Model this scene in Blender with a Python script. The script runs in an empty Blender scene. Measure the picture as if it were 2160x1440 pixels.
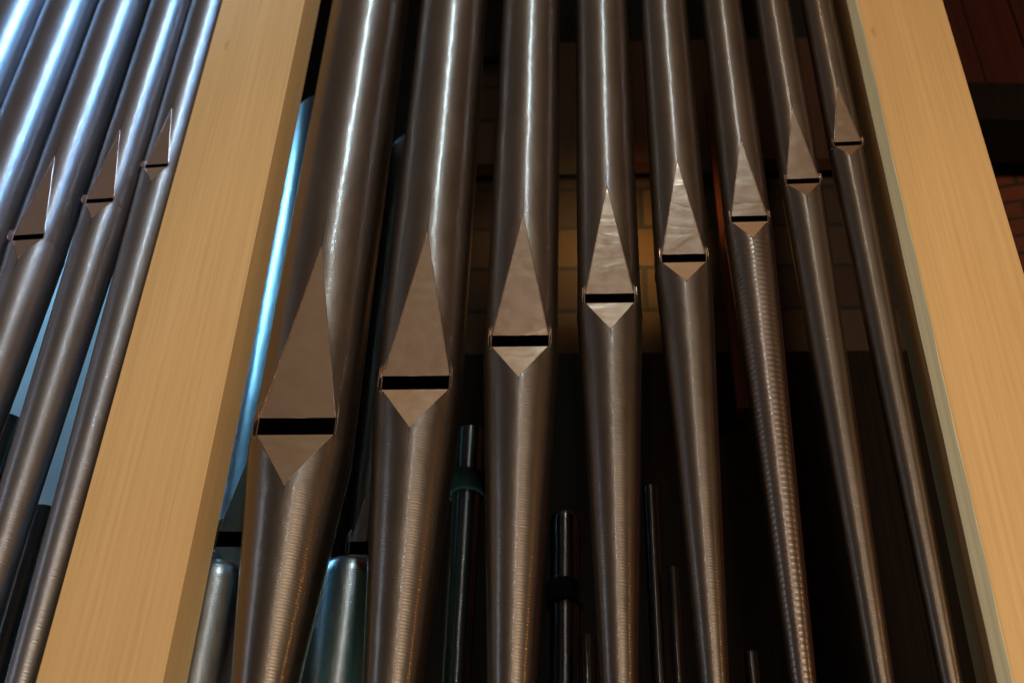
import bpy, bmesh, math, random
from mathutils import Vector, Matrix
random.seed(4)
S = bpy.context.scene
COL = S.collection
PI = math.pi

# ---------------------------------------------------------------- camera
F = 3000.0                                   # focal length in 2160-px units (50 mm on 36 mm)
Mx = Matrix(((0.99869, 0.009987, 0.050184), (0.044128, -0.664571, -0.745921), (0.025901, 0.747159, -0.664141)))
CAM = Vector((0.0, -2.25, 1.6))
cd = bpy.data.cameras.new('camera'); cam = bpy.data.objects.new('camera', cd); COL.objects.link(cam)
cd.sensor_width = 36; cd.lens = 36 * F / 2160; cd.clip_end = 100; cd.clip_start = 0.05
m4 = Mx.to_4x4(); m4.translation = CAM
cam.matrix_world = m4
cd.dof.use_dof = True; cd.dof.focus_distance = 3.02; cd.dof.aperture_fstop = 3.2
S.camera = cam

# ---------------------------------------------------------------- dim church interior all round (procedural)
W = bpy.data.worlds.new('World'); S.world = W; W.use_nodes = True
nt = W.node_tree; N = nt.nodes; L = nt.links
bg = N['Background']
tc = N.new('ShaderNodeTexCoord')
def wmath(op, a, b=None, c=None):
    n = N.new('ShaderNodeMath'); n.operation = op
    for i, v in enumerate((a, b, c)):
        if v is None: continue
        if isinstance(v, (int, float)): n.inputs[i].default_value = v
        else: L.new(v, n.inputs[i])
    return n.outputs[0]
sx = N.new('ShaderNodeSeparateXYZ'); L.new(tc.outputs['Generated'], sx.inputs[0])
az = wmath('ARCTAN2', sx.outputs[0], wmath('MULTIPLY', sx.outputs[1], -1.0))     # 0 behind the camera, + to the right
azn = wmath('ADD', wmath('DIVIDE', az, 2 * PI), 0.5)
el = wmath('ARCSINE', sx.outputs[2])
eln = wmath('ADD', wmath('DIVIDE', el, PI), 0.5)
def ramp(fac, stops):
    r = N.new('ShaderNodeValToRGB'); L.new(fac, r.inputs[0])
    e = r.color_ramp.elements
    while len(e) < len(stops): e.new(0.5)
    for i, (p, c) in enumerate(stops):
        e[i].position = p; e[i].color = (*c, 1)
    return r.outputs[0]
def A(deg): return deg / 360 + 0.5
def Ev(deg): return deg / 180 + 0.5
azc = ramp(azn, [(A(-179), (.004, .004, .004)), (A(-118), (.012, .016, .02)), (A(-85), (.12, .125, .14)), (A(-62), (.20, .18, .18)),
                 (A(-30), (.26, .19, .145)), (A(-6), (.34, .25, .18)), (A(8), (.345, .25, .172)), (A(22), (.31, .215, .15)), (A(32), (.16, .105, .08)),
                 (A(60), (.12, .07, .048)), (A(88), (.16, .06, .03)), (A(112), (.02, .012, .01)), (A(179), (.004, .004, .004))])
elc = ramp(eln, [(Ev(-89), (.12, .10, .09)), (Ev(-10), (.30, .26, .22)), (Ev(12), (.62, .62, .62)), (Ev(34), (1.0, .95, .88)),
                 (Ev(54), (.95, .88, .76)), (Ev(66), (1.9, 1.7, 1.25)), (Ev(80), (1.9, 1.7, 1.25)), (Ev(89), (1.0, .9, .7))])
nz = N.new('ShaderNodeTexNoise'); nz.inputs['Scale'].default_value = 11.0; nz.inputs['Detail'].default_value = 5; nz.inputs['Distortion'].default_value = 1.2
L.new(tc.outputs['Generated'], nz.inputs['Vector'])
nzr = ramp(nz.outputs[0], [(.34, (.66, .64, .66)), (.5, (1, 1, 1)), (.66, (1.3, 1.26, 1.2))])
def vmul(a, b):
    n = N.new('ShaderNodeMix'); n.data_type = 'RGBA'; n.blend_type = 'MULTIPLY'; n.inputs[0].default_value = 1.0
    L.new(a, n.inputs[6]); L.new(b, n.inputs[7]); return n.outputs[2]
L.new(vmul(vmul(azc, elc), nzr), bg.inputs[0])
bg.inputs[1].default_value = 0.40

def lamp(name, loc, target, sx_, sy_, power, color, spread=180):
    d = bpy.data.lights.new(name, 'AREA'); d.shape = 'RECTANGLE'; d.size = sx_; d.size_y = sy_
    d.energy = power; d.color = color; d.spread = math.radians(spread)
    o = bpy.data.objects.new(name, d); COL.objects.link(o); o.location = loc
    o.rotation_euler = (Vector(target) - Vector(loc)).to_track_quat('-Z', 'Y').to_euler()
    return o
lamp('window_light', (0.7, -3.9, 9.8), (-2.6, 0.0, 5.9), 1.8, 2.6, 72, (.18, .50, 1.0), 18)
lamp('hall_light', (0.20, -4.1, 9.0), (0.0, 0, 4.8), 0.22, 0.9, 1.9, (1.0, .78, .54), 70)
lamp('glint_strip_light', (0.30, -3.7, 9.5), (-.75, 0.0, 4.8), 0.05, 2.2, 2.4, (.50, .80, 1.0), 26)  # narrow cool strip added for the thin glints on the pipe bodies
lamp('foot_line_light', (0.15, -4.2, 5.3), (0.0, 0.0, 3.2), 0.04, 0.9, .7, (1.0, .78, .66), 60)  # slim warm strip added for the rosy lines down the feet
lamp('hall_light_low', (1.9, -5.2, 1.9), (0.0, 0, 3.8), 0.9, 0.9, 226, (1.0, .80, .56))
lamp('side_window_light', (-3.6, -1.6, 4.2), (0.3, 0, 3.4), 0.7, 1.8, 6, (.72, .84, 1.0))
lamp('orange_light', (3.4, -1.6, 4.2), (-0.3, 0.1, 3.0), 0.08, 0.45, 5, (1.0, .50, .16))
lamp('rear_wall_light', (-2.5, 0.85, 6.3), (-2.1, 1.42, 5.2), 0.5, 0.5, 9, (.24, .62, 1.0), 80)
lamp('rear_blue_light', (-1.9, 0.28, 5.2), (-.7, 0.40, 3.9), 0.25, 0.7, 1.5, (.20, .60, 1.0), 60)  # blue lamp added inside the case to light the wide rear pipe
lamp('rear_gap_light', (-.475, 0.10, 2.3), (-.45, 0.36, 3.0), 0.05, 0.05, 1.3, (.35, 1.0, .78), 34)  # teal lamp added below the gap to tint the rear pipe feet
lamp('rear_low_light', (-1.15, 0.12, 2.3), (-.55, 0.36, 2.95), 0.15, 0.3, 1.2, (.35, 1.0, .78), 80)  # teal lamp added low behind the left post, shining up
lamp('rear_warm_light', (0.42, 0.50, 4.9), (0.12, 1.25, 5.12), 0.2, 0.2, 2.0, (1.0, .60, .18), 55)

S.view_settings.view_transform = 'Standard'; S.view_settings.look = 'None'
S.view_settings.exposure = 0; S.view_settings.gamma = 1
S.view_settings.use_curve_mapping = False

# ---------------------------------------------------------------- pixel-ray helper (reads positions on real planes)
def at(x, y, Y):
    d = Mx @ Vector((x - 1080, 720 - y, -F)); t = (Y - CAM.y) / d.y
    return CAM + d * t

# ---------------------------------------------------------------- materials
def newmat(name):
    m = bpy.data.materials.new(name); m.use_nodes = True
    return m, m.node_tree.nodes, m.node_tree.links, m.node_tree.nodes['Principled BSDF']
def noise(n, l, src, scale, vec, detail=4, rough=.55, dist=0):
    mp = n.new('ShaderNodeMapping'); mp.inputs['Scale'].default_value = vec
    l.new(src, mp.inputs[0])
    t = n.new('ShaderNodeTexNoise'); t.inputs['Scale'].default_value = scale; t.inputs['Detail'].default_value = detail
    t.inputs['Roughness'].default_value = rough; t.inputs['Distortion'].default_value = dist
    l.new(mp.outputs[0], t.inputs['Vector']); return t.outputs[0]
def mramp(n, l, fac, stops):
    r = n.new('ShaderNodeValToRGB'); l.new(fac, r.inputs[0]); e = r.color_ramp.elements
    while len(e) < len(stops): e.new(0.5)
    for i, (p, c) in enumerate(stops):
        e[i].position = p; e[i].color = (*(c if isinstance(c, tuple) else (c, c, c)), 1)
    return r.outputs[0]
def objcoord(n, l, rnd=True):
    t = n.new('ShaderNodeTexCoord'); 
    if not rnd: return t.outputs['Object']
    oi = n.new('ShaderNodeObjectInfo'); 
    mu = n.new('ShaderNodeMath'); mu.operation = 'MULTIPLY'; mu.inputs[1].default_value = 37.0; l.new(oi.outputs['Random'], mu.inputs[0])
    cx = n.new('ShaderNodeCombineXYZ'); l.new(mu.outputs[0], cx.inputs[2]); l.new(mu.outputs[0], cx.inputs[0])
    ad = n.new('ShaderNodeVectorMath'); ad.operation = 'ADD'; l.new(t.outputs['Object'], ad.inputs[0]); l.new(cx.outputs[0], ad.inputs[1])
    return ad.outputs[0]

def pipe_metal(name, base, rough, ripple, aniso=.75, freq=7.0):
    m, n, l, b = newmat(name)
    c = objcoord(n, l)
    pure = n.new('ShaderNodeTexCoord').outputs['Object']
    b.inputs['Metallic'].default_value = 1.0
    b.inputs['Coat Weight'].default_value = .7; b.inputs['Coat Roughness'].default_value = .10
    dirt = noise(n, l, c, 9, (1, 1, .25), 6, .6)
    lo = tuple(v * .86 for v in base); hi = tuple(min(1, v * 1.12) for v in base)
    l.new(mramp(n, l, dirt, [(.3, lo), (.7, hi)]), b.inputs['Base Color'])
    rv = noise(n, l, c, 14, (1, 1, .5), 5)
    mr = n.new('ShaderNodeMapRange'); mr.inputs[3].default_value = rough * .8; mr.inputs[4].default_value = rough * 1.2
    l.new(rv, mr.inputs[0]); l.new(mr.outputs[0], b.inputs['Roughness'])
    b.inputs['Anisotropic'].default_value = aniso; b.inputs['Anisotropic Rotation'].default_value = .25
    tg = n.new('ShaderNodeTangent'); tg.direction_type = 'RADIAL'; tg.axis = 'Z'
    l.new(tg.outputs[0], b.inputs['Tangent'])
    # turned ripples running round the pipe, plus a soft hammered waviness and fine grain
    n1 = noise(n, l, c, 30, (.5 * freq / 7, .5 * freq / 7, freq), 3, .5)
    n2 = noise(n, l, c, 16, (1.6, 1.6, 1.0), 2, .5)
    n3 = noise(n, l, c, 260, (1, 1, .35), 3, .6)
    if freq < 7:
        mp = n.new('ShaderNodeMapping'); l.new(c, mp.inputs[0])
        wv = n.new('ShaderNodeTexWave'); wv.bands_direction = 'Z'; wv.inputs['Scale'].default_value = 22; wv.inputs['Distortion'].default_value = 1.6
        wv.inputs['Detail'].default_value = 2; wv.inputs['Detail Scale'].default_value = 1.5
        l.new(mp.outputs[0], wv.inputs['Vector']); n1 = wv.outputs['Fac']
    w2 = n.new('ShaderNodeTexWave'); w2.bands_direction = 'Z'; w2.inputs['Scale'].default_value = 46; w2.inputs['Distortion'].default_value = 2.2
    w2.inputs['Detail'].default_value = 3; w2.inputs['Detail Scale'].default_value = 2; l.new(c, w2.inputs['Vector'])
    b0 = n.new('ShaderNodeBump'); b0.inputs['Distance'].default_value = .00012; l.new(w2.outputs['Fac'], b0.inputs['Height'])
    b1 = n.new('ShaderNodeBump'); l.new(b0.outputs[0], b1.inputs['Normal']); b1.inputs['Strength'].default_value = 1; b1.inputs['Distance'].default_value = ripple
    l.new(n1, b1.inputs['Height'])
    b2 = n.new('ShaderNodeBump'); b2.inputs['Strength'].default_value = 1; b2.inputs['Distance'].default_value = .0010
    l.new(n2, b2.inputs['Height']); l.new(b1.outputs[0], b2.inputs['Normal'])
    b3 = n.new('ShaderNodeBump'); b3.inputs['Strength'].default_value = 1; b3.inputs['Distance'].default_value = .00012
    l.new(n3, b3.inputs['Height']); l.new(b2.outputs[0], b3.inputs['Normal'])
    l.new(b3.outputs[0], b.inputs['Normal']); l.new(b3.outputs[0], b.inputs['Coat Normal'])
    return m
M_body = pipe_metal('pipe_metal', (.245, .198, .166), .42, .0005, .55)
M_foot = pipe_metal('foot_metal', (.235, .195, .165), .42, .0004, .55)
M_ribbed = pipe_metal('ribbed_foot_metal', (.30, .245, .215), .38, .00042, .6, 2.3)
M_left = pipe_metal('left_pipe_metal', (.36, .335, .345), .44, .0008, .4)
M_back = pipe_metal('back_pipe_metal', (.34, .35, .34), .32, .0002, .4)
M_dull = pipe_metal('dull_back_pipe_metal', (.09, .085, .08), .30, .0002, .5)

def lip_mat(name, base):
    m, n, l, b = newmat(name)
    c = objcoord(n, l)
    b.inputs['Metallic'].default_value = 1.0
    d = noise(n, l, c, 22, (1, 1, 1), 6, .6)
    l.new(mramp(n, l, d, [(.3, tuple(v * .93 for v in base)), (.7, base)]), b.inputs['Base Color'])
    r = noise(n, l, c, 40, (1, 1, 1), 4)
    mr = n.new('ShaderNodeMapRange'); mr.inputs[3].default_value = .13; mr.inputs[4].default_value = .24
    l.new(r, mr.inputs[0]); l.new(mr.outputs[0], b.inputs['Roughness'])
    w = noise(n, l, c, 11, (.8, 1, 1.7), 2, .45, .8)
    bp = n.new('ShaderNodeBump'); bp.inputs['Strength'].default_value = 1; bp.inputs['Distance'].default_value = .0009
    l.new(w, bp.inputs['Height'])
    g = noise(n, l, c, 300, (1, 1, 1), 2)
    b2 = n.new('ShaderNodeBump'); b2.inputs['Strength'].default_value = 1; b2.inputs['Distance'].default_value = .00004
    l.new(g, b2.inputs['Height']); l.new(bp.outputs[0], b2.inputs['Normal'])
    l.new(b2.outputs[0], b.inputs['Normal'])
    return m
M_lip = lip_mat('polished_lip_metal', (.99, .80, .62))
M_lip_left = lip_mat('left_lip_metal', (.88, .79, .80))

def wood_mat(name, c1, c2, c3, rough=.5, spec=.3):
    m, n, l, b = newmat(name)
    c = n.new('ShaderNodeTexCoord').outputs['Object']
    grain = noise(n, l, c, 110, (1, 1, .008), 5, .6, .15)
    fine = noise(n, l, c, 330, (1, 1, .022), 3, .6)
    broad = noise(n, l, c, 5, (1, 1, .12), 3, .5)
    mx = n.new('ShaderNodeMath'); mx.operation = 'MULTIPLY_ADD'; mx.inputs[1].default_value = .45
    l.new(fine, mx.inputs[0]); l.new(grain, mx.inputs[2])
    col = mramp(n, l, mx.outputs[0], [(.50, c1), (.70, c2), (.90, c3)])
    br = mramp(n, l, broad, [(.3, (.90, .88, .85)), (.7, (1.05, 1.05, 1.06))])
    mi = n.new('ShaderNodeMix'); mi.data_type = 'RGBA'; mi.blend_type = 'MULTIPLY'; mi.inputs[0].default_value = 1
    l.new(col, mi.inputs[6]); l.new(br, mi.inputs[7])
    kn = noise(n, l, c, 9, (1, 1, .35), 2, .4)          # tiny dark flecks
    kf = mramp(n, l, kn, [(.765, (1, 1, 1)), (.785, (.72, .60, .45))])
    m2 = n.new('ShaderNodeMix'); m2.data_type = 'RGBA'; m2.blend_type = 'MULTIPLY'; m2.inputs[0].default_value = 1
    l.new(mi.outputs[2], m2.inputs[6]); l.new(kf, m2.inputs[7])
    l.new(m2.outputs[2], b.inputs['Base Color'])
    b.inputs['Roughness'].default_value = rough
    b.inputs['Specular IOR Level'].default_value = spec
    bp = n.new('ShaderNodeBump'); bp.inputs['Strength'].default_value = .35; bp.inputs['Distance'].default_value = .0006
    l.new(mx.outputs[0], bp.inputs['Height']); l.new(bp.outputs[0], b.inputs['Normal'])
    return m
M_wood = wood_mat('pale_oiled_wood', (.63, .40, .18), (.69, .455, .215), (.73, .49, .245))
M_edge = wood_mat('planed_edge_cool_lit_wood', (.52, .50, .36), (.60, .58, .43), (.66, .63, .48))  # planed edge with cool left light mixed into its greenish colour
M_darkwood = wood_mat('dark_stained_wood', (.030, .014, .008), (.045, .020, .011), (.06, .028, .015), .7, .12)
M_panel = wood_mat('near_black_wood', (.006, .004, .003), (.009, .006, .0045), (.012, .008, .006), .8, .05)
M_redwood = wood_mat('red_brown_wood', (.028, .006, .003), (.040, .008, .004), (.05, .012, .006), .7, .12)

def brick_mat(name, a, b_, mortar, bw=.25, bh=.075, axis='X'):
    m, n, l, b = newmat(name)
    t = n.new('ShaderNodeTexCoord'); sp = n.new('ShaderNodeSeparateXYZ'); cb = n.new('ShaderNodeCombineXYZ')
    l.new(t.outputs['Object'], sp.inputs[0]); l.new(sp.outputs[0], cb.inputs[0]); l.new(sp.outputs[2], cb.inputs[1])
    br = n.new('ShaderNodeTexBrick'); l.new(cb.outputs[0], br.inputs['Vector'])
    br.inputs['Scale'].default_value = 1; br.inputs['Brick Width'].default_value = bw; br.inputs['Row Height'].default_value = bh
    br.inputs['Mortar Size'].default_value = .009; br.inputs['Mortar Smooth'].default_value = .2
    br.inputs['Color1'].default_value = (*a, 1); br.inputs['Color2'].default_value = (*b_, 1); br.inputs['Mortar'].default_value = (*mortar, 1)
    ns = noise(n, l, t.outputs['Object'], 25, (1, 1, 1), 6, .7)
    mi = n.new('ShaderNodeMix'); mi.data_type = 'RGBA'; mi.blend_type = 'MULTIPLY'; mi.inputs[0].default_value = .8
    l.new(br.outputs[0], mi.inputs[6]); l.new(mramp(n, l, ns, [(.3, .6), (.7, 1.1)]), mi.inputs[7])
    l.new(mi.outputs[2], b.inputs['Base Color']); b.inputs['Roughness'].default_value = .9
    bp = n.new('ShaderNodeBump'); bp.inputs['Distance'].default_value = .006; bp.invert = True
    l.new(br.outputs['Fac'], bp.inputs['Height']); l.new(bp.outputs[0], b.inputs['Normal'])
    return m
M_brick = brick_mat('brown_brick', (.048, .023, .007), (.022, .008, .005), (.006, .004, .003), .42, .200)
M_brick_red = brick_mat('red_brick', (.15, .030, .009), (.11, .022, .007), (.040, .014, .008), .26, .085)
m, n, l, b = newmat('pale_plaster'); M_plaster = m
c = n.new('ShaderNodeTexCoord').outputs['Object']
l.new(mramp(n, l, noise(n, l, c, 6, (1, 1, 1), 4), [(.3, (.50, .52, .52)), (.7, (.62, .64, .63))]), b.inputs['Base Color'])
b.inputs['Roughness'].default_value = .85
m, n, l, b = newmat('black_shade_and_collar'); M_black = m  # black for the unlit depth on the panels, and for the collars
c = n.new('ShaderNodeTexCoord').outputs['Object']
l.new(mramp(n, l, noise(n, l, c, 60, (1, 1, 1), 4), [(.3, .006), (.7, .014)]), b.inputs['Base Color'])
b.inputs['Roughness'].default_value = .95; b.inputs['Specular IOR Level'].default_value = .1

# ---------------------------------------------------------------- object helpers
def mesh_obj(name, verts, faces, mat, parent=None, smooth=True, sharp=None):
    me = bpy.data.meshes.new(name); me.from_pydata([tuple(v) for v in verts], [], faces); me.update()
    me.materials.append(mat)
    for p in me.polygons: p.use_smooth = smooth
    o = bpy.data.objects.new(name, me); COL.objects.link(o)
    if parent: o.parent = parent
    return o
def tag(o, label, cat=None, group=None, kind=None):
    if label: o['label'] = label
    if cat: o['category'] = cat
    if group: o['group'] = group
    if kind: o['kind'] = kind
    return o
def empty(name, loc, rz, label, cat, group=None):
    o = bpy.data.objects.new(name, None); COL.objects.link(o); o.location = loc; o.rotation_euler = (0, 0, rz)
    o.empty_display_size = .05
    return tag(o, label, cat, group)
def box_bm(bm, x0, x1, y0, y1, z0, z1):
    v = [bm.verts.new((x, y, z)) for x in (x0, x1) for y in (y0, y1) for z in (z0, z1)]
    for f in ((0, 1, 3, 2), (4, 6, 7, 5), (0, 4, 5, 1), (2, 3, 7, 6), (0, 2, 6, 4), (1, 5, 7, 3)):
        bm.faces.new([v[i] for i in f])
def bm_obj(name, bm, mat, parent=None, bevel=0, smooth=False):
    bmesh.ops.recalc_face_normals(bm, faces=bm.faces)
    if bevel: bmesh.ops.bevel(bm, geom=bm.edges[:], offset=bevel, segments=2, affect='EDGES', profile=.6)
    me = bpy.data.meshes.new(name); bm.to_mesh(me); bm.free(); me.materials.append(mat)
    for p in me.polygons: p.use_smooth = smooth
    o = bpy.data.objects.new(name, me); COL.objects.link(o)
    if parent: o.parent = parent
    return o

# ---------------------------------------------------------------- the frame: two square wooden posts
LX0, LX1, RX0, RX1 = -.978, -.7495, .7115, .954
PZ0, PZ1 = 1.9, 6.4
bm = bmesh.new(); box_bm(bm, 0, LX1 - LX0, 0, .140, 0, PZ1 - PZ0)
o = bm_obj('wooden_post', bm, M_wood, bevel=.0012); o.location = (LX0, 0, PZ0)
tag(o, 'thick pale wooden post left of the eight big organ pipes, square sharp edges', 'post', 'wooden posts of the organ case')
# right post: its inner front corner is planed off to a chamfer, coloured as in cool light
t = empty('wooden_post', (RX0, 0, PZ0), 0, 'wooden post on the right with a cool-lit greenish slanted strip down its inner corner', 'post', 'wooden posts of the organ case')
H = PZ1 - PZ0; w = RX1 - RX0; ch = .022
prof = [(ch + .001, 0), (w, 0), (w, .14), (0, .14), (0, ch + .001)]
vs = [(x, y, z) for z in (0, H) for x, y in prof]; k = 5
fs = [[i, (i + 1) % k, k + (i + 1) % k, k + i] for i in range(k)] + [list(range(k))[::-1], [k + i for i in range(k)]]
mesh_obj('post_body', vs, fs, M_wood, t, smooth=False)
# chamfer strip, slightly wavering like a hand plane left it
vs = []; fs = []; K = 120
for i in range(K + 1):
    z = H * i / K; j = .0022 + .0010 * math.sin(z * 9.3) + .0008 * math.sin(z * 31 + 1) + random.uniform(-.0003, .0003)
    vs += [(-.0007, ch - .0008 - j, z), (ch - .0008 - j, -.0007, z), (ch + .004, .004, z), (.004, ch + .004, z)]
for i in range(K):
    a = i * 4
    for q in range(4): fs.append([a + q, a + (q + 1) % 4, a + 4 + (q + 1) % 4, a + 4 + q])
mesh_obj('bevelled_edge', vs, fs, M_edge, t, smooth=False)

# ---------------------------------------------------------------- organ pipes
NA = 72
def section(R, w, d, lift, soft):
    """open arc from the right lip edge round the back to the left lip edge; front is -y"""
    te = math.atan2(w, d); re = math.hypot(w, d) + lift
    pts = []
    for i in range(NA + 1):
        u = i / NA
        # denser next to the lip edges
        s = u - math.sin(2 * PI * u) / (2 * PI) * .72
        th = te + s * (2 * PI - 2 * te)
        off = max(0.0, min(th - te, (2 * PI - te) - th))
        r = R - (R - re) * math.exp(-(off / soft) ** 1.25)
        pts.append((r * math.sin(th), -r * math.cos(th)))
    # cut wall from the sheet edge in to the lip plane
    return [(w, -d)] + [pts[0]] + pts + [pts[-1]] + [(-w, -d)]
def loft(rings, name, mat, parent):
    vs = []; fs = []; k = len(rings[0])
    for r in rings: vs += r
    for j in range(len(rings) - 1):
        for i in range(k - 1):
            if i in (1, k - 3): continue
            a = j * k + i; fs.append([a, a + 1, a + k + 1, a + k])
    return mesh_obj(name, vs, fs, mat, parent)
def prism(poly, name, mat, parent, thick, bevel=.0004):
    """poly: 3-D outline; extruded backwards (+y) by thick"""
    k = len(poly); vs = [tuple(p) for p in poly] + [(p[0], p[1] + thick, p[2]) for p in poly]
    bm = bmesh.new(); v = [bm.verts.new(p) for p in vs]
    bm.faces.new(v[:k]); bm.faces.new(v[k:][::-1])
    for i in range(k): bm.faces.new([v[i], v[k + i], v[k + (i + 1) % k], v[(i + 1) % k]])
    return bm_obj(name, bm, mat, parent, bevel=bevel)

def organ_pipe(xm, zj, R, Wm, slot, Hu, Hl, rz=0, Rtoe=.013, ztoe=2.3, ztop=6.3, ym=.03, label='', group=None,
               mb=None, mf=None, ml=None, bead=.0011, name='organ_pipe', earscale=1.0, taper=.985):
    mb = mb or M_body; mf = mf or M_foot; ml = ml or M_lip
    d0 = math.sqrt(R * R - Wm * Wm)
    ax = Vector((xm - math.sin(-rz) * 0, ym + d0, zj))
    # keep the mouth where it is while the pipe turns about its axis
    ax.x = xm - d0 * math.sin(rz); 
    t = empty(name, ax, rz, label, 'organ pipe', group)
    Htop = ztop - zj
    # body -------------------------------------------------
    rings = []
    zs = [0, slot * .5, slot] + [slot + (Hu - slot) * (i / 34) ** .97 for i in range(1, 35)]
    for z in zs:
        u = max(0, (z - slot) / (Hu - slot))
        w = max(Wm * (1 - u), .0001); d = d0 + (R - d0) * u
        rings.append([(x, y, z) for x, y in section(R, w + .0006, d, .0012 * (1 - u * .6) + (R - math.hypot(w, d)) * .15, .5)])
    nb = 14
    for i in range(1, nb + 1):
        z = Hu + (Htop - Hu) * i / nb; Rr = R * (1 - (1 - taper) * i / nb)
        rings.append([(x, y, z) for x, y in section(Rr, 0, Rr, 0, .33)])
    loft(rings, 'body', mb, t)
    # foot -------------------------------------------------
    Rf = R * 1.012; Lf = zj - ztoe
    def rf(z): return Rf + (Rtoe - Rf) * (-z / Lf)
    dap = rf(-Hl) + .0022                                  # lower lip stands slightly proud at its tip
    rings = []
    zs = [-.0005] + [-Hl * i / 26 for i in range(1, 27)]
    for z in zs:
        u = -z / Hl; w = max(Wm * (1 - u), .0001)
        d = d0 + (rf(-Hl) - .0003 - d0) * u
        shoulder = .0020 * (1 - math.exp(-(-z) / .004)) - .0020
        rings.append([(x, y, z) for x, y in section(rf(z) + shoulder, w + .0005, d, (rf(z) - math.hypot(w, d)) * .65 , .35)])
    nf = 24
    for i in range(1, nf + 1):
        z = -Hl + (-Lf + Hl) * i / nf
        rings.append([(x, y, z) for x, y in section(rf(z), 0, rf(z), 0, .3)])
    loft(rings[::-1], 'foot', mf, t)
    # solder seam round the joint
    te = math.atan2(Wm, d0); seam = []; ns = 48; r1 = .0011
    vs = []; fs = []
    for i in range(ns + 1):
        th = te + .03 + (2 * PI - 2 * te - .06) * i / ns
        for q in range(6):
            a = q * PI / 3
            rr = R + .0004 + r1 * math.cos(a); vs.append((rr * math.sin(th), -rr * math.cos(th), r1 * math.sin(a) * 1.3))
    for i in range(ns):
        for q in range(6): fs.append([i * 6 + q, i * 6 + (q + 1) % 6, (i + 1) * 6 + (q + 1) % 6, (i + 1) * 6 + q])
    mesh_obj('solder_seam', vs, fs, mf, t)
    # languid: plate closing the foot behind the mouth
    lv = [(R * .96 * math.sin(a), -R * .96 * math.cos(a), -.003) for a in [te * 1.06 + (2 * PI - 2.12 * te) * i / 40 for i in range(41)]]
    mesh_obj('languid', lv, [list(range(41))], M_dull, t, smooth=False)
    # upper lip ---------------------------------------------
    nU = 20; vs = []; fs = []
    th_ = .0022
    for i in range(nU + 1):
        u = i / nU; z = slot + (Hu - slot) * u; w = Wm * (1 - u) + .0003; d = d0 + (R - d0) * u - .0004
        zz = z
        arch = .0009 * 0
        for q in range(-3, 4): vs.append((w * q / 3, -d - arch, zz))
    for i in range(nU):
        for q in range(6): a = i * 7 + q; fs.append([a, a + 1, a + 8, a + 7])
    base = len(vs)
    vs += [(Wm * q / 3, -d0 + th_, slot + .0008) for q in range(-3, 4)]
    for q in range(6): fs.append([q + 1, q, base + q, base + q + 1])
    # raised cut edge along both sides of the lip
    for sgn in (-1, 1):
        b0 = len(vs); K = 26
        for i in range(K + 1):
            u = i / K; z = slot + (Hu - slot) * u; w = Wm * (1 - u); d = d0 + (R - d0) * u
            rb = bead * (1 - .35 * u)
            for q in range(6):
                a = q * PI / 3
                vs.append((sgn * (w + .0004) + rb * math.cos(a), -d - .0006 + rb * math.sin(a), z))
        for i in range(K):
            for q in range(6): fs.append([b0 + i * 6 + q, b0 + i * 6 + (q + 1) % 6, b0 + (i + 1) * 6 + (q + 1) % 6, b0 + (i + 1) * 6 + q])
    o = mesh_obj('upper_lip', vs, fs, ml, t)
    for p in o.data.polygons[:nU * 6 + 6]: p.use_smooth = False
    # lower lip ---------------------------------------------
    prism([(-Wm - .0002, -d0 - .0008, 0), (0, -dap, -Hl - .001), (Wm + .0002, -d0 - .0008, 0)], 'lower_lip', ml, t, .0035, .0008)
    # ears ---------------------------------------------------
    eh = slot * 1.15; ef = (.006 + Wm * .10) * earscale
    for sgn in (-1, 1):
        sp = .42
        base_x = sgn * (Wm + .0022)
        pr = []
        for (fwd, z) in ((-.003, -slot * .28), (ef * .75, -slot * .08), (ef, slot * .35), (ef * .9, slot + eh * .30), (-.003, slot + eh * .85)):
            pr.append((base_x + sgn * fwd * math.sin(sp), -d0 - fwd * math.cos(sp), z))
        tk = .0010
        bm = bmesh.new()
        v1 = [bm.verts.new(p) for p in pr]; v2 = [bm.verts.new((p[0] + sgn * tk, p[1] + .0003, p[2])) for p in pr]
        bm.faces.new(v1); bm.faces.new(v2[::-1])
        for i in range(5): bm.faces.new([v1[i], v2[i], v2[(i + 1) % 5], v1[(i + 1) % 5]])
        bm_obj('ear', bm, ml, t, bevel=.0002)
    return t

G1 = 'organ pipes between the two wooden posts'
main = [  # mouth x, joint z, R, half mouth, slot, upper lip height, lower lip height
    (-.592, 3.380, .1080, .0785, .045, .512, .142, 0, .013, 'widest grey metal organ pipe, right beside the left wooden post, lowest mouth'),
    (-.3535, 3.498, .0930, .0697, .038, .441, .121, 0, .022, 'second organ pipe from the left post, broad brown-grey metal, mouth second lowest'),
    (-.136, 3.615, .0810, .0602, .033, .382, .105, 0, .017, 'third organ pipe from the left post, mouth third lowest, cloudy polished lip'),
    (.0585, 3.740, .0715, .0527, .029, .353, .097, 0, .012, 'fourth organ pipe from the left post, streaky polished upper lip'),
    (.2275, 3.862, .0640, .0478, .027, .319, .079, -.01, .007, 'fifth organ pipe from the left post, swirls of light on its upper lip'),
    (.3845, 3.990, .0550, .0400, .021, .272, .071, -.02, .008, 'organ pipe with fine horizontal ribs down its foot, third from the right post'),
    (.5205, 4.117, .0480, .0370, .019, .257, .061, -.03, .012, 'slim metal organ pipe second from the right post, mouth second highest'),
    (.642, 4.250, .0425, .0310, .016, .215, .051, -.04, .012, 'slimmest organ pipe, right beside the right wooden post, highest mouth'),
]
for i, (xm, zj, R, Wm, sl, hu, hl, rz, rt, lab) in enumerate(main):
    organ_pipe(xm, zj, R, Wm, sl, hu, hl, rz, rt, label=lab, group=G1, mf=M_ribbed if i == 5 else None)
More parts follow.
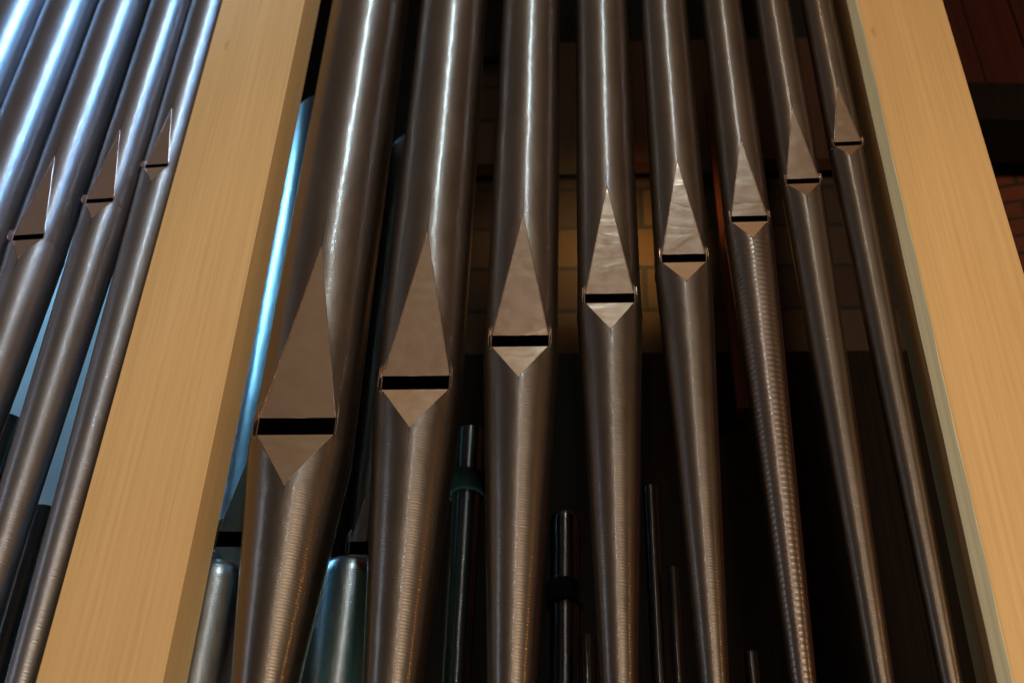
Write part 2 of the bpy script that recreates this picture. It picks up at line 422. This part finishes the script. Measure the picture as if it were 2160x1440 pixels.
G2 = 'organ pipes left of the left wooden post'
left = [
    (-1.042, 4.212, .0560, .0282, .0135, .215, .056, -.07, .018, 'organ pipe touching the left side of the left post, highest mouth of its group'),
    (-1.157, 4.088, .0575, .0327, .0160, .254, .063, -.07, .022, 'blue-lit organ pipe second to the left of the left post, middle mouth of three'),
    (-1.3005, 3.964, .0665, .0368, .0190, .281, .071, -.07, .026, 'blue-lit organ pipe third to the left of the left post, lowest mouth there'),
    (-1.452, 3.840, .0740, .0410, .0220, .310, .078, -.07, .030, 'blue-lit pipe at the left edge, fourth from the post, mouth out of view'),
    (-1.607, 3.716, .0780, .0450, .0250, .340, .085, -.07, .034, 'brightest blue-white organ pipe body in the top left corner'),
]
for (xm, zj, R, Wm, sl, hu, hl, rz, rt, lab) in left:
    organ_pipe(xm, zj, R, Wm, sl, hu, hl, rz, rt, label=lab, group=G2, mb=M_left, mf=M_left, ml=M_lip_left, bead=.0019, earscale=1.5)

# ---------------------------------------------------------------- pipes standing behind
G3 = 'pipes standing behind the front row'
# two wide round-shouldered pipes
def wide_back_pipe(x, zj, R, ztop, Y, lab, m):
    organ_pipe(x, zj, R, R * .66, R * .34, R * 3.4, R * 1.0, 0, .02, 2.2, ztop, Y, lab, G3, m, m, m, name='organ_pipe', taper=1.0)
pa = at(542, 1185, .36); wide_back_pipe(pa.x, pa.z, .118, at(640, 300, .45).z, .30, 'wide pipe lit blue and teal behind the widest front pipe, beside the left post', M_back)
pb = at(808, 1200, .48); wide_back_pipe(pb.x, pb.z, .105, at(850, 335, .50).z, .42, 'wide dark pipe with teal foot, behind the gap between the two widest front pipes', M_back)

def simple_pipe(px, py, wpx, Y, lab, collar=None, cap=False, taper=.8, mat=None):
    p = at(px, py, Y); q = at(px + wpx / 2, py, Y); R = abs(q.x - p.x)
    t = empty('organ_pipe', (p.x, Y, 2.2), 0, lab, 'organ pipe', G3)
    Hh = p.z - 2.2
    vs = []; fs = []; K = 32
    prof = [(R * taper, 0), (R, Hh - .001)]
    if cap: prof = [(R * taper, 0), (R, Hh - R * .7), (R * .95, Hh - R * .35), (R * .75, Hh - R * .1), (R * .4, Hh), (.001, Hh + R * .03)]
    else: prof += [(R, Hh), (R - .0015, Hh), (R - .0015, Hh - .12)]
    for r, z in prof:
        for i in range(K): a = 2 * PI * i / K; vs.append((r * math.cos(a), r * math.sin(a), z))
    for j in range(len(prof) - 1):
        for i in range(K): fs.append([j * K + i, j * K + (i + 1) % K, (j + 1) * K + (i + 1) % K, (j + 1) * K + i])
    mesh_obj('body', vs, fs, mat or M_dull, t)
    if collar:
        z1 = at(px, collar[0], Y - R).z - 2.2; z0 = at(px, collar[1], Y - R).z - 2.2
        vs = []; fs = []
        pr = [(R + .0005, z0), (R + .006, z0 + .002), (R + .007, z0 + .005), (R + .007, z1 - .005), (R + .006, z1 - .002), (R + .0005, z1)]
        for r, z in pr:
            for i in range(K): a = 2 * PI * i / K; vs.append((r * math.cos(a), r * math.sin(a), z))
        for j in range(len(pr) - 1):
            for i in range(K): fs.append([j * K + i, j * K + (i + 1) % K, (j + 1) * K + (i + 1) % K, (j + 1) * K + i])
        mesh_obj('tuning_collar', vs, fs, M_black, t)
simple_pipe(992, 915, 62, .42, 'dark pipe with black collar near its top, left of the third front pipe', (985, 1030))
simple_pipe(1192, 1085, 64, .42, 'dark round-topped pipe with black collar, right of the third front pipe', (1215, 1262), cap=True)
simple_pipe(1372, 1030, 34, .42, 'thin dark pipe with a dashed highlight, in the gap right of the fourth front pipe')
simple_pipe(1418, 1200, 28, .40, 'shorter thin dark pipe leaning against view of the fifth front pipe, lower middle')
simple_pipe(1238, 1345, 40, .36, 'short dark pipe end low between the third and fourth front pipes')
simple_pipe(1583, 1378, 30, .42, 'faint short pipe end at the bottom edge between fifth and ribbed front pipe')
simple_pipe(742, 1195, 150, .30, 'teal-lit round-shouldered pipe low between the two widest front pipes', cap=True, taper=.9, mat=M_back)
simple_pipe(462, 1205, 165, .23, 'teal-lit round-shouldered pipe low beside the left post, left of the widest pipe', cap=True, taper=.9, mat=M_back)
simple_pipe(20, 890, 60, .50, 'black-topped pipe behind the gap of the blue-lit pipes at the left edge')
simple_pipe(95, 1080, 60, .50, 'low dark pipe behind the gap left of the left wooden post')

# ---------------------------------------------------------------- what stands behind the pipes
# brick wall at the back of the case
bm = bmesh.new(); box_bm(bm, -.42, 1.30, 0, .2, -2.4, 1.9)
o = bm_obj('brick_wall', bm, M_brick); o.location = (0, 1.25, 4.05 + .4)
tag(o, 'dim brown brick wall seen in the gaps behind the middle front pipes', 'wall')
# dark board above it
zb = at(1200, 90, 1.12).z; zb2 = at(1200, 342, 1.12).z
bm = bmesh.new(); box_bm(bm, at(1100, 90, 1.12).x, 1.25, 0, .06, 0, zb - zb2)
o = bm_obj('wooden_beam', bm, M_darkwood, bevel=.003); o.location = (0, 1.12, zb2)
tag(o, 'brown horizontal wooden beam above the lit bricks behind the pipes', 'beam')
zc = at(1035, 250, 1.10).z
bm = bmesh.new(); box_bm(bm, -.5, at(1100, 90, 1.12).x - .003, 0, .06, 0, zc - zb2)
o = bm_obj('wooden_beam', bm, M_darkwood, bevel=.003); o.location = (0, 1.12, zb2)
tag(o, 'short brown beam in the gap between second and third front pipe', 'beam')
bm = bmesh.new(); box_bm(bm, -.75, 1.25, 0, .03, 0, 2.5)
o = bm_obj('shade_panel', bm, M_black); o.location = (0, 1.19, zb + .02)  # black sheet painted in for the unlit space above the beam
tag(o, 'black sheet standing for the unlit top of the case behind the pipes', 'panel')
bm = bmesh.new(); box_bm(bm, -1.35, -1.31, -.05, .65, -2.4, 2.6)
o = bm_obj('light_blocker', bm, M_black); o.location = (0, .60+.2, 4.6)  # added to stop the blue rear light reaching the middle
tag(o, 'added dark board blocking rear light, behind the left wooden post', 'board')
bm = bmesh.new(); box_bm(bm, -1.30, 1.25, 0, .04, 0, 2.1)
o = bm_obj('dark_panel', bm, M_panel); o.location = (0, 1.16, at(1200, 745, 1.16).z - 2.1)  # near-black colour keeps the lower gaps dark under the front lamps
tag(o, 'lower back panel coloured almost black for the shade behind the thin dark pipes', 'panel')
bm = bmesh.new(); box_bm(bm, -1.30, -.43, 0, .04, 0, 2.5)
o = bm_obj('shade_panel', bm, M_black); o.location = (0, 1.16, at(1200, 745, 1.16).z+.01)  # black sheet added so this gap stays dark
tag(o, 'added black sheet keeping the gap between the two widest front pipes dark', 'panel')
# red-brown upright
a0 = at(1508, 400, .95); a1 = at(1560, 400, .95)
bm = bmesh.new(); box_bm(bm, 0, a1.x - a0.x, 0, .05, 0, at(1520, 185, .95).z - at(1560, 860, .95).z)
o = bm_obj('upright_board', bm, M_redwood, bevel=.002); o.location = (a0.x, .95, at(1560, 860, .95).z)
tag(o, 'red-brown upright board in the gap between the fifth front pipe and the ribbed one', 'board')
# pale wall behind the left group
bm = bmesh.new(); box_bm(bm, -3.4, -1.36, 0, .15, 1.5, 6.2)
o = bm_obj('plastered_wall', bm, M_plaster); o.location = (0, 1.42, 0)
tag(o, 'pale plastered wall lit blue behind the pipes left of the left post', 'wall')
# outside the case on the right: red bricks, a black sloping beam, red boards above
bm = bmesh.new(); box_bm(bm, 0, 3.2, 0, .2, 0, 6)
o = bm_obj('brick_wall', bm, M_brick_red); o.location = (1.32, 1.35, 1.5); o.rotation_euler = (0, 0, math.radians(-12))
tag(o, 'dark red brick wall out of focus right of the right wooden post', 'wall')
pz = at(2100, 215, 1.0)
bm = bmesh.new(); box_bm(bm, 0, 1.6, 0, .2, -.11, .09)
o = bm_obj('wooden_beam', bm, M_panel, bevel=.004); o.location = (1.26, 1.0, pz.z + .03); o.rotation_euler = (0, math.radians(11), math.radians(-6))
tag(o, 'nearly black sloping beam above the red bricks in the top right corner', 'beam')
t = empty('board_panel', (1.30, 1.06, pz.z + .02), math.radians(-6), 'dark red upright boards in the top right corner above the sloping beam', 'panel')
for q in range(5):
    bm = bmesh.new(); box_bm(bm, q * .17, q * .17 + .165, .004 * (q % 2), .04, 0, 2.2)
    bm_obj('board', bm, M_redwood, t, bevel=.002)

S.render.engine = 'CYCLES'
S.cycles.max_bounces = 8; S.cycles.glossy_bounces = 6
